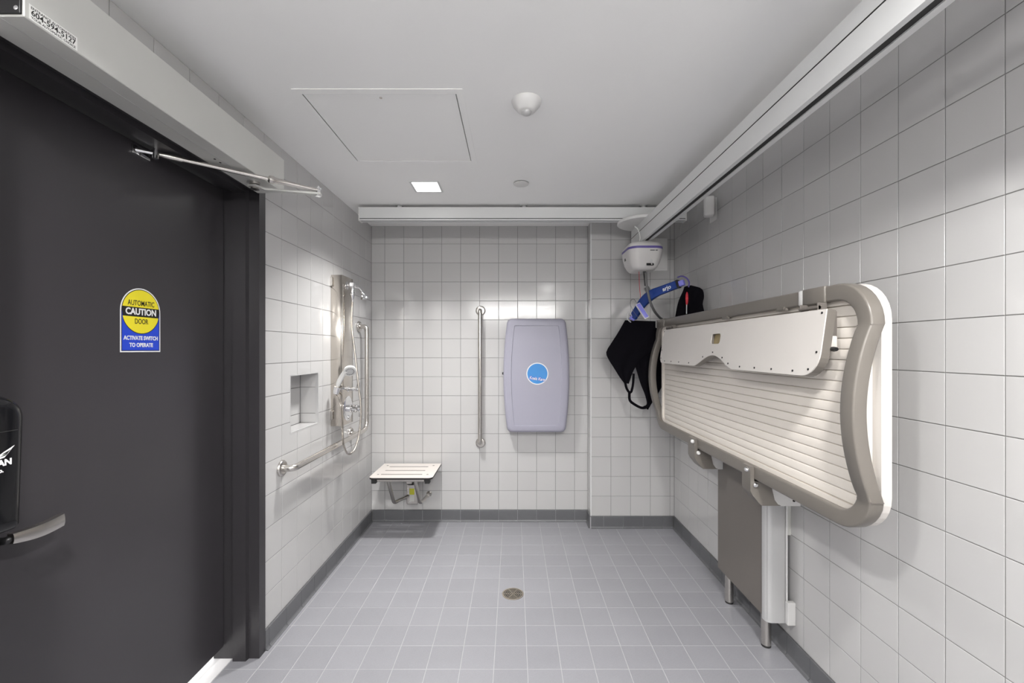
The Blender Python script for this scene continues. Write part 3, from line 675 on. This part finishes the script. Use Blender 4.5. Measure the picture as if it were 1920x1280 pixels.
# hinge clamps on the top rail
for y0, y1, wy in ((1.392, 1.500, 1.506), (2.885, 3.030, 3.068)):
    mb = MB(); mb.box((BX-.005, y0, Z1-TW-.0012), (BX+BT*.7, y1, Z1+.0015), .004, 2); cl = part('hinge_clamp', mb, M['greige'], t, smooth=50)
    mb = MB(); mb.box((BX-.004, y1-.010, Z1-TW-.0006), (BX+BT*.7, y1+.024, Z1+.001), .006, 3); part('clamp_ring', mb, M['white'], cl, 'white ring')
    yc = (y0+y1)/2 if y0 < 2 else 2.74
    mb = MB(); mb.box((.974, yc-.055, 1.512), (BX+.004, yc-.048, 1.5375), .002, 1); mb.box((.974, yc+.030, 1.512), (BX+.004, yc+.037, 1.5375), .002, 1); mb.cyl((.978, yc-.055, 1.522), (.978, yc+.037, 1.522), .006); part('hinge', mb, M['greige2'], t)
for y in (2.05, 1.62):
    mb = MB(); mb.box((BX-.004, y-.028, Z1-TW-.008), (BX+.006, y+.028, Z1-TW+.002)); mb.box((BX-.006, y-.020, Z1-TW-.004), (BX+.004, y+.020, Z1-TW+.006)); part('rail_clip', mb, M['greige'], t)
# flap stay with black knob by the near end
mb = MB(); mb.obox((.992, 1.355, 1.462), (0,1,0), (1,0,0), (0,0,1), (.010,.010,.045), .003); part('stay', mb, M['greige2'], t)
mb = MB(); mb.obox((.988, 1.352, 1.405), (0,1,0), (1,0,0), (0,0,1), (.010,.012,.024), .003); part('stay_block', mb, M['seat'], t)
mb = MB(); mb.tube([(.980,1.345,1.389), (.972,1.318,1.388), (.970,1.306,1.388)], [.006,.008,.006], 12); part('stay_knob', mb, M['black'], t, 'black knob')
# brackets under the bottom rail
for bi, (y0, y1) in enumerate(((1.806, 1.872), (2.362, 2.452))):
    pr = [(.984,.900),(.984,.800),(.994,.780),(1.020,.748),(1.032,.738),(1.112,.738),(1.100,.742),(1.085,.762),(1.076,.800),(1.068,.838),(1.000,.838),(.999,.900)]
    mb = MB(); mb.loft([[(x, y, z) for x, z in pr] for y in (y0, y1)]); bk = part('support_bracket', mb, M['greige'], t, smooth=30)
    pw = [(1.066,.836),(1.076,.800),(1.085,.762),(1.100,.742),(1.112,.7345),(1.196,.7345),(1.196,.752),(1.120,.812),(1.080,.836)]
    mb = MB(); mb.loft([[(x, y, z) for x, z in pw] for y in (y0+.006, y1-.006)]); wp = part('bracket_arm', mb, M['white'], bk, 'white bracket arm', smooth=0)
    mb = MB(); mb.cyl((1.168, y0+.0062, .757), (1.168, y0+.003, .757), .005, n=12); part('arm_hole', mb, M['dark'], bk)
    for x, z in ((.984, .884), (.984, .826)):
        q = (y0 + (.012 if z > .85 else -.010))
        mb = MB()
        if z > .85: mb.lathe([(.0105,0),(.0105,.007),(.007,.012),(0,.013)], (x, y0+.020, z), NX, 16)
        else: mb.lathe([(.010,0),(.010,.008),(.006,.012),(0,.012)], (1.003, y0, z), NY, 16)
        part('bolt', mb, M['white'] if bi else M['chrome'], bk, 'white bolt cap' if bi else 'bright steel bolt')
# lifting column, post, feet
mb = MB(); mb.plate([(1.955,.173),(2.425,.173),(2.425,.83),(1.955,.83)], [], (1.140,0,0), Y_, Z_, X_, .004); part('column_front', mb, M['greige2'], t, 'dark greige front sheet', smooth=0)
mb = MB(); mb.box((1.144, 1.99, .178), (1.236, 2.423, .83), .002, 1); part('column_body', mb, M['greige2'], t)
mb = MB(); mb.plate(rrect(1.134, 1.946, 1.219, 1.989, [.006,.004,.004,.026], 5), [], (0,0,.162), X_, Y_, Z_, .60); part('column_post', mb, M['alu2'], t, 'light grey aluminium post', smooth=40)
mb = MB(); mb.box((1.2205, 1.946, .162), (1.228, 2.0, .765), .001, 1); part('wall_strip', mb, M['white'], t, 'white wall strip')
mb = MB(); mb.box((1.215, 1.925, .163), (XR, 1.946, .264), .002, 1); part('cable_box', mb, M['white'], t, 'small white cable box')
mb = MB(); mb.box((1.230, 1.96, .55), (XR, 2.42, .80)); part('wall_mount', mb, M['alu'], t)
for y in (2.037, 2.385):
    mb = MB(); mb.cyl((1.183, y, .010), (1.183, y, .20), .0215, n=24); lg = part('leg', mb, M['steel'], t, 'round steel foot')
    mb = MB(); mb.cyl((1.183, y, 0), (1.183, y, .011), .0205, n=24); part('rubber_foot', mb, M['rubber'], lg)

# ================================================================== BABY CHANGING STATION
SX, SZ0, SZ1 = .180, .734, 1.630
t = thing('baby_changing_station', (SX, YB, SZ0), 'closed blue-grey plastic baby changing station on the back wall', 'changing station')
def barrel(hw, bulge, z0, z1, r, n=14):
    zc = (z0+z1)/2; hh = (z1-z0)/2; out = []
    for x, z in rrect(-hw, z0, hw, z1, r, 5): out.append((x, z))
    res = []
    for i, (x, z) in enumerate(out):
        x2, z2 = out[(i+1) % len(out)]; k = n if abs(z2-z) > .2 else 1
        for j in range(k): res.append((x+(x2-x)*j/k, z+(z2-z)*j/k))
    return [(x*(1+bulge*(1-((z-zc)/hh)**2)), z) for x, z in res]
def st_ring(y, ins, r=.035): return [(SX+x, y, z) for x, z in barrel(.228-ins, .145, SZ0+ins, SZ1-ins, r)]
mb = MB(); mb.loft([st_ring(YB, .012), st_ring(YB-.035, .010)]); part('back_shell', mb, M['station'], t)
mb = MB(); mb.loft([st_ring(YB-.036, .001), st_ring(YB-.080, 0), st_ring(YB-.093, .004), st_ring(YB-.100, .013), st_ring(YB-.102, .022, .03), st_ring(YB-.1025, .050, .012), st_ring(YB-.1025, .054, .010), st_ring(YB-.098, .0565, .009)])
lid = part('door_panel', mb, M['station'], t, smooth=40)
mb = MB(); mb.lathe([(.011,0),(.011,.010),(.007,.016),(0,.016)], (SX-.255, YB-.055, 1.197), NX, 16); part('latch', mb, M['black'], t, 'black latch knob')
lg = (.1870, YB-.098, 1.197)
mb = MB(); mb.lathe([(.0865,0),(.0865,.0012),(0,.0012)], lg, NY, 48); lo_ = part('logo_disc', mb, M['inkw'], t, 'round blue logo sticker with white rim')
mb = MB(); mb.lathe([(.079,.0012),(.079,.0016),(0,.0016)], lg, NY, 48); part('logo_field', mb, M['sky'], lo_)
text('lettering', 'Koala Kare', .034, M['royal'], lo_, frame((lg[0]-.002, lg[1]-.0019, lg[2]-.040), Vector((.99,0,-.14)).normalized(), Vector((.14,0,.99)).normalized(), NY), .0035, shear=.15, fit=.128)
text('lettering', 'Koala Kare', .034, M['inkw'], lo_, frame((lg[0]-.002, lg[1]-.0024, lg[2]-.040), Vector((.99,0,-.14)).normalized(), Vector((.14,0,.99)).normalized(), NY), .0008, shear=.15, fit=.122)

# ================================================================== GRAB BARS
def flange(c, ax, parent): 
    mb = MB(); mb.lathe([(.040,0),(.040,.007),(.036,.012),(.030,.0135),(.0165,.0135)], c, ax, 28); return part('flange', mb, M['steel'], parent, smooth=50)
gx, gz0, gz1 = -.267, .634, 1.700
t = thing('grab_bar', (gx, YB, gz0), 'straight upright steel grab bar beside the baby changing station', 'grab bar')
mb = MB(); mb.tube(fillet([(gx,YB,gz1), (gx,YB-.062,gz1), (gx,YB-.062,gz0), (gx,YB,gz0)], .045, 8), .0165, 16); part('tube', mb, M['steel'], t)
for z in (gz0, gz1): flange((gx,YB,z), NY, t)
t = thing('grab_bar', (XL, 2.6, .80), 'L-shaped steel grab bar below the shower panel', 'grab bar')
bx = XL+.062
mb = MB(); mb.tube(fillet([(XL+.0012,2.150,.800), (bx,2.150,.800), (bx,3.222,.800), (bx,3.222,1.557), (XL+.0012,3.222,1.557)], .070, 8), .0165, 16); tb = part('tube', mb, M['steel'], t)
for y, z in ((2.150,.800), (3.055,.800), (3.222,1.557)): flange((XL+.0012,y,z), X_, t)
mb = MB(); mb.tube([(XL+.0012,3.055,.800), (bx,3.055,.800)], .013, 14); part('stub', mb, M['steel'], t)
for y in (2.645,):
    mb = MB(); mb.cyl((bx,y-.0015,.80), (bx,y+.0015,.80), .0172, n=16); part('joint_ring', mb, M['drain'], tb)

# ================================================================== SHOWER PANEL
PX, PY0, PY1, PZ0, PZ1 = -1.076, 2.733, 2.913, .904, 1.857
t = thing('shower_tower', (XL, 2.823, PZ0), 'tall stainless steel shower panel on the tiled wall', 'shower panel')
mb = MB(); mb.box((XL, PY0, PZ0), (PX, PY1, PZ1), .0025, 2); pnl = part('panel_body', mb, M['steelw'], t)
for z in (1.815, .972):
    mb = MB(); mb.box((XL, PY0-.010, z-.028), (XL+.012, PY0+.001, z+.028), .001, 1); mb.cyl((XL+.010, PY0-.006, z-.024), (XL+.010, PY0-.006, z+.024), .005, n=10); part('hinge', mb, M['steel'], t)
# fixed spray head
py = 2.805
mb = MB(); mb.lathe([(.026,0),(.026,.003),(.014,.007),(.0105,.008),(.0105,.03)], (PX, py, 1.800), X_, 20); mb.box((PX+.022, py-.017, 1.790), (PX+.052, py+.017, 1.818), .003, 1); part('diverter', mb, M['chrome'], t)
mb = MB(); mb.lathe([(.012,0),(.013,-.012),(.013,-.030),(.016,-.031),(.016,-.038),(.012,-.039)], (PX+.037, py, 1.790), Z_, 18); mb.lathe([(.0165,-.040),(.0175,-.048),(.0165,-.055),(.013,-.060),(.008,-.088),(.0065,-.095)], (PX+.037, py, 1.790), Z_, 18); part('hose_outlet', mb, M['chrome'], t)
mb = MB(); mb.tube(fillet([(PX+.03,2.83,1.80), (PX+.058,2.86,1.797), (PX+.078,2.875,1.762)], .02), [.0095]*9, 12); sh_ = part('spray_arm', mb, M['chrome'], t)
mb = MB(); mb.lathe([(.010,0),(.014,.004),(.013,.012),(.016,.020),(.026,.034),(.028,.044),(.026,.047),(0,.047)], (PX+.076,2.875,1.764), (.35,.05,-.93), 24); part('spray_head', mb, M['chrome'], t)
# hand shower cradle with side lever
zz = 1.130
mb = MB(); mb.lathe([(.019,0),(.019,.003),(.011,.006),(.011,.050),(.013,.052),(.013,.075),(.011,.078),(0,.078)], (PX, 2.823, zz), X_, 20); vl = part('shutoff_valve', mb, M['chrome'], t)
mb = MB(); mb.tube([(PX+.068,2.823,zz-.010), (PX+.068,2.823,zz+.018), (PX+.074,2.826,zz+.058)], [.012,.011,.008], 14); part('valve_lever', mb, M['chrome'], vl)
mb = MB(); mb.cyl((PX+.012, 2.823, zz+.006), (PX+.012, 2.72, zz+.014), .006, n=12); mb.tube([(PX+.012,2.726,zz+.014), (-1.085,2.700,zz+.012)], .008, 12); part('cradle_arm', mb, M['chrome'], t)
mb = MB(); mb.lathe([(.0155,-.024),(.0185,-.010),(.0185,.012),(.021,.020)], (-1.096, 2.694, zz+.006), (.28,-.05,.95), 20); part('cradle', mb, M['chrome'], t)
# mixer
zm = 1.005
mb = MB(); mb.lathe([(.079,0),(.079,.002),(.072,.006),(.05,.009),(0,.0095)], (PX, 2.823, zm), X_, 40); mx_ = part('mixer_plate', mb, M['chrome'], t, smooth=50)
mb = MB(); mb.lathe([(.024,.008),(.024,.032),(.021,.034),(.021,.038),(.024,.040),(.024,.064),(.020,.068),(.018,.082),(.012,.088),(0,.089)], (PX, 2.823, zm), X_, 24); part('mixer_body', mb, M['chrome'], t)
mb = MB(); mb.tube([(PX+.076,2.823,zm+.006), (PX+.084,2.815,zm-.020), (PX+.080,2.800,zm-.048)], [.009,.0085,.006], 12); part('mixer_lever', mb, M['chrome'], t)
mb = MB(); mb.lathe([(.012,.008),(.012,.014),(.008,.016),(0,.016)], (PX, 2.815, zm-.055), X_, 16); part('stop_knob', mb, M['chrome'], mx_)

# hand shower with its hose (hangs in the cradle)
hb0 = Vector((-1.096, 2.694, zz+.006)); hax = Vector((.28,-.05,.95)).normalized()
t = thing('hand_shower', hb0, 'white hand shower on a steel hose in the panel cradle', 'hand shower')
hp = bez([hb0+hax*.0255, hb0+hax*.042, hb0+hax*.075+Vector((.006,-.002,0)), hb0+hax*.108+Vector((.020,-.008,0)), hb0+hax*.124+Vector((.034,-.016,0))], 5)
mb = MB(); mb.tube(hp, [.012+.0035*math.sin(PI*i/(len(hp)-1)) for i in range(len(hp))], 16); part('handle', mb, M['white'], t)
hn = Vector((.38,-.72,-.58)).normalized(); hcn = hb0+hax*.122+Vector((.050,-.004,.004))
mb = MB(); mb.lathe([(.010,-.024),(.024,-.018),(.036,-.006),(.0385,.004),(.0375,.009),(.034,.010)], hcn, hn, 30); hd_ = part('head', mb, M['white'], t, smooth=50)
mb = MB(); mb.lathe([(.030,.0095),(.030,.0115),(.028,.012),(0,.012)], hcn, hn, 30); sf = part('spray_face', mb, M['alu2'], hd_, 'grey spray face')
nu = hn.orthogonal().normalized(); nv = hn.cross(nu)
nz_m = MB(); nz_m.lathe([(.0028,.0115),(.0024,.0135),(0,.0136)], (0,0,0), hn, 8); nzm = nz_m.mesh('nozzle', M['grey'], (0,0,0), 40)
for k in range(14):
    o = bpy.data.objects.new('nozzle', nzm); COL.objects.link(o); o.parent = hd_
    o.location = hcn + (nu*math.cos(2*PI*k/14)+nv*math.sin(2*PI*k/14))*.023 - OFF[t.name]
hp = bez([hb0-hax*.031, at(636,749,2.68), at(640,765,2.67), at(642,790,2.665), at(642.5,815,2.665), at(645,836,2.67), at(653,851,2.69), at(664,843,2.72), at(672,820,2.75), at(676,790,2.77), at(676.5,760,2.78), at(672,720,2.79), at(666,665,2.80), at(660,610,2.805), Vector((PX+.038,py,1.71)), Vector((PX+.037,py,1.691))], 6)
mb = MB(); mb.tube(hp, .0062, 10); part('hose', mb, M['steelw'], t, 'flexible steel hose')

# ================================================================== SHOWER SEAT
ZS = .473; sx0, sx1, sy0, sy1 = -1.036, -.580, 3.095, 3.488
t = thing('shower_bench', (-.80, YB, .2), 'fold-down slotted shower seat on steel brackets in the corner', 'shower seat')
slots = [rrect(sx0+.062+.002*k, y-.0075, sx1-.088+.002*k, y+.0075, .0074, 4) for k, y in enumerate((3.185, 3.285, 3.392))]
mb = MB(); mb.plate(rrect(sx0, sy0, sx1, sy1, [.035,.004,.004,.035], 6), slots, (0,0,ZS-.0016), X_, Y_, Z_, .0016); sb = part('seat_board', mb, M['seat'], t, 'pale slotted seat board', smooth=0)
mb = MB(); mb.plate(rrect(sx0+.0006, sy0+.0006, sx1-.0006, sy1-.0006, [.035,.004,.004,.035], 6), slots, (0,0,ZS-.0135), X_, Y_, Z_, .0118); part('board_core', mb, M['ink'], sb, 'dark board core', smooth=0)
for x in (sx0+.045, sx1-.050):
    for y in (sy0+.085, sy1-.065):
        mb = MB(); mb.lathe([(.0085,0),(.0085,.0012),(.006,.0018),(0,.0018)], (x, y, ZS), Z_, 14); part('screw', mb, M['steel'], sb)
for x in (sx0+.018, sx1-.056):
    mb = MB(); mb.box((x, sy0+.008, ZS-.045), (x+.036, sy0+.05, ZS-.0137), .003, 1); part('bumper', mb, M['rubber'], t, 'black rubber bumper')
mb = MB(); mb.box((sx0+.055, sy0+.018, ZS-.034), (sx1-.058, sy0+.044, ZS-.014), .003, 1)
for x in (sx0+.055, sx1-.080): mb.box((x, sy0+.02, ZS-.034), (x+.024, sy1-.01, ZS-.014), .003, 1)
part('seat_frame', mb, M['steel'], t)
for x, P in ((-.915, [(-.912, 3.15, .444), (-.916, 3.33, .212), (-.890, 3.40, .212), (-.830, 3.462, .224)]), (-.716, [(-.716, 3.15, .444), (-.717, 3.33, .212), (-.700, 3.40, .214), (-.686, 3.47, .222)])):
    mb = MB(); mb.tube(fillet(P, .03, 5), .0135, 14); part('support_tube', mb, M['steel'], t)
mb = MB(); mb.lathe([(.022,.001),(.022,.006),(.0135,.012),(.0135,.06)], (-.682, YB, .222), NY, 20); part('wall_foot', mb, M['steel'], t)
mb = MB(); mb.box((-.849, YB-.066, .158), (-.762, YB-.024, .318), .004, 1); mb.box((-.840, YB-.026, .165), (-.771, YB-.001, .31)); bk = part('wall_bracket', mb, M['steel'], t)
mb = MB(); mb.box((-.835, 3.42, .318), (-.785, YB-.03, .345), .004, 1); part('pivot_block', mb, M['rubber'], t)
mb = MB(); mb.box((-.832, 3.36, .345), (-.788, YB-.012, .458), .004, 1); part('pivot_arm', mb, M['steel'], t)
mb = MB(); mb.box((-.826, YB-.0680, .236), (-.788, YB-.0662, .284)); part('label', mb, M['lime'], bk, 'yellow-green warning label', smooth=0)
mb = MB(); mb.box((-.826, YB-.0680, .180), (-.788, YB-.0662, .235)); part('label', mb, M['alu'], bk, smooth=0)

# ================================================================== DOOR OPERATOR
OX, OY0, OY1, OZ0, OZ1 = -1.030, .914, 1.952, 2.088, 2.238
t = thing('door_operator', (-1.10, 1.45, OZ0), 'long grey automatic door operator box above the door', 'door operator')
mb = MB(); mb.box((XL+.0005, OY0, OZ0), (OX, OY1, OZ1), .002, 1); hs = part('housing', mb, M['alu'], t)
mb = MB(); mb.box((-1.086, OY0, OZ0-.0012), (-1.084, OY1, OZ0+.0005)); part('housing_seam', mb, M['alu2'], hs, smooth=0)
mb = MB(); mb.box((XL+.0005, OY0-.005, OZ0+.003), (OX-.003, OY0, OZ1-.002), .001, 1); ec = part('end_cap', mb, M['black'], t, 'black end cap')
for x, z in ((OX-.010, OZ0+.013), (OX-.010, OZ1-.013)):
    mb = MB(); mb.lathe([(.0048,0),(.0048,.0015),(.003,.0025),(0,.0025)], (x, OY0-.005, z), NY, 14); part('screw', mb, M['chrome'], ec)
mb = MB(); mb.box((OX, OY0+.010, OZ0+.003), (OX+.0004, OY0+.112, OZ0+.0345)); lb = part('phone_label', mb, M['bone'], t, 'pale label with a phone number', smooth=0)
for body, s, dz, b in (('ENTRANCE AUTOMATION', .0078, .0287, 0), ('604-594-5127', .0165, .0188, .0002), ('YOUR AUTOMATIC CHOICE', .0075, .0082, 0)):
    text('lettering', body, s, M['ink'], lb, frame((OX+.0006, OY0+.0605, OZ0+dz-.0005), Y_, Z_, X_), b, fit=.094)
for y in (1.60, 1.63):
    mb = MB(); mb.cyl((-1.10, y, OZ0), (-1.10, y, OZ0-.0012), .004, n=10); part('vent_hole', mb, M['dark'], hs)
# arm
az = 2.066; sp_, el, shp = Vector((-1.085,1.822,az)), Vector((-.836,1.860,az-.008)), Vector((-1.272,1.512,az-.002))
mb = MB(); mb.lathe([(.020,OZ0),(.020,OZ0-.010),(.014,OZ0-.012),(.014,az-.006),(.018,az-.008),(0,az-.010)], (sp_.x,sp_.y,0), Z_, 20); part('spindle', mb, M['steel'], t)
ad = (el-sp_).normalized(); aw = Vector((-ad.y, ad.x, 0)).normalized()
mb = MB(); mb.loft([[sp_+ad*s+aw*a*w+Vector((0,0,b+zo)) for a, b in ((-1,-.004),(1,-.004),(1,.004),(-1,.004))] for s, w, zo in ((-.024,.014,.004),(.01,.020,.004),(.045,.013,-.006),((el-sp_).length+.012,.011,-.006))]); part('main_arm', mb, M['alu'], t, smooth=20)
mb = MB(); mb.lathe([(.011,-.016),(.011,-.004),(.008,-.003),(.008,.012),(.011,.014),(.011,.020),(.004,.022),(.004,.028)], el, Z_, 16); part('elbow_joint', mb, M['chrome'], t)
rd = (shp-el); rl_ = rd.length; rd.normalize(); e2 = el+Vector((0,0,.010))
mb = MB(); mb.tube([e2, e2+rd*.12, e2+rd*.165, e2+rd*.17, e2+rd*.185, e2+rd*.19], [.007,.0105,.0115,.015,.015,.009], 14); part('adjusting_sleeve', mb, M['steel'], t)
mb = MB(); mb.tube([e2+rd*.18, e2+rd*(rl_-.085)], .0080, 14); part('rod', mb, M['steel'], t)
mb = MB(); mb.tube([e2+rd*(rl_-.095), e2+rd*(rl_-.050), e2+rd*(rl_-.030)], [.0105,.011,.007], 14); part('rod_end', mb, M['steel'], t)
mb = MB(); c = e2+rd*(rl_-.02)
mb.obox((XD+.004, 1.512, az+.006), (1,0,0), (0,1,0), (0,0,1), (.004,.035,.016), .002); mb.tube([Vector((XD+.004,1.488,az+.006)), c], .007, 12); mb.lathe([(.010,-.018),(.010,.014),(.006,.018),(0,.018)], c, Z_, 16); part('door_shoe', mb, M['chrome'], t)

# ================================================================== SOAP DISPENSER (left wall, near side of the door)
t = thing('soap_dispenser', (XL, .84, 1.012), 'glossy black soap dispenser with a white winged logo', 'soap dispenser')
dc, dz0, dz1 = .848, 1.012, 1.298
def disp(x, ins, tp): 
    p = rrect(-.067+ins, dz0+ins, .067-ins, dz1-ins, [max(.020-ins,.004), max(.052-ins,.01), max(.052-ins,.01), max(.020-ins,.004)], 7); out = []
    for i, (y, z) in enumerate(p):
        q = (dz1-z)/(dz1-dz0); out.append((x - tp*max(0, .25-q)*.12, dc+y*(1-.30*max(0, q-.45)**1.3), z))
    return out
mb = MB(); mb.loft([disp(XL+.0008,.003,0), disp(XL+.010,.001,0), disp(XL+.083,.0,0), disp(XL+.113,.003,0), disp(XL+.126,.008,0), disp(XL+.133,.016,0), disp(XL+.136,.026,0)])
bd = part('dispenser_body', mb, M['gblack'], t, smooth=60)
mb = MB(); mb.box((XL+.133, dc-.041, 1.2225), (XL+.1364, dc+.041, 1.2240)); part('cover_seam', mb, M['dark'], bd, smooth=0)
LF = lambda y, z: frame((XL+.1365, y, z), Y_, Vector((0,.0,1)), X_)
text('lettering', 'AN', .017, M['inkw'], bd, LF(.866, 1.1615), .0006)
text('lettering', 'o.', .011, M['inkw'], bd, LF(.8595, 1.147), .0004)
mb = MB()
for k in range(3):
    y0 = .847+.003*k; mb.plate([(y0, 1.169+.0035*k), (y0+.018, 1.172+.004*k), (y0+.026+.002*k, 1.181+.006*k), (y0+.012, 1.1755+.004*k)], [], (XL+.1362,0,0), Y_, Z_, X_, .0004)
part('wing_logo', mb, M['inkw'], bd, smooth=0)

# ================================================================== FLOOR DRAIN
dx, dy = -.004, 2.468
t = thing('floor_drain', (dx, dy, 0), 'round metal drain grate in the floor tiles', 'drain')
mb = MB(); mb.lathe([(.061,0),(.061,.0018),(.056,.0026),(.052,.0024),(.052,0)], (dx,dy,0), Z_, 40); part('rim', mb, M['drain'], t)
mb = MB(); mb.lathe([(.053,0),(.053,.0004),(0,.0004)], (dx,dy,0), Z_, 32); part('sump', mb, M['dark'], t, 'dark opening')
mb = MB()
for r in (.046, .0355, .025, .0145):
    mb.lathe([(r-.0022,.0003),(r-.0022,.0026),(r+.0018,.0026),(r+.0018,.0003)], (dx,dy,0), Z_, 32)
mb.lathe([(.006,.0003),(.006,.0024),(0,.0024)], (dx,dy,0), Z_, 16)
for k in range(3):
    a = PI/3*k; mb.obox((dx,dy,.00135), (math.cos(a),math.sin(a),0), (-math.sin(a),math.cos(a),0), (0,0,1), (.053,.0020,.0011))
part('grate', mb, M['drain'], t, smooth=20)
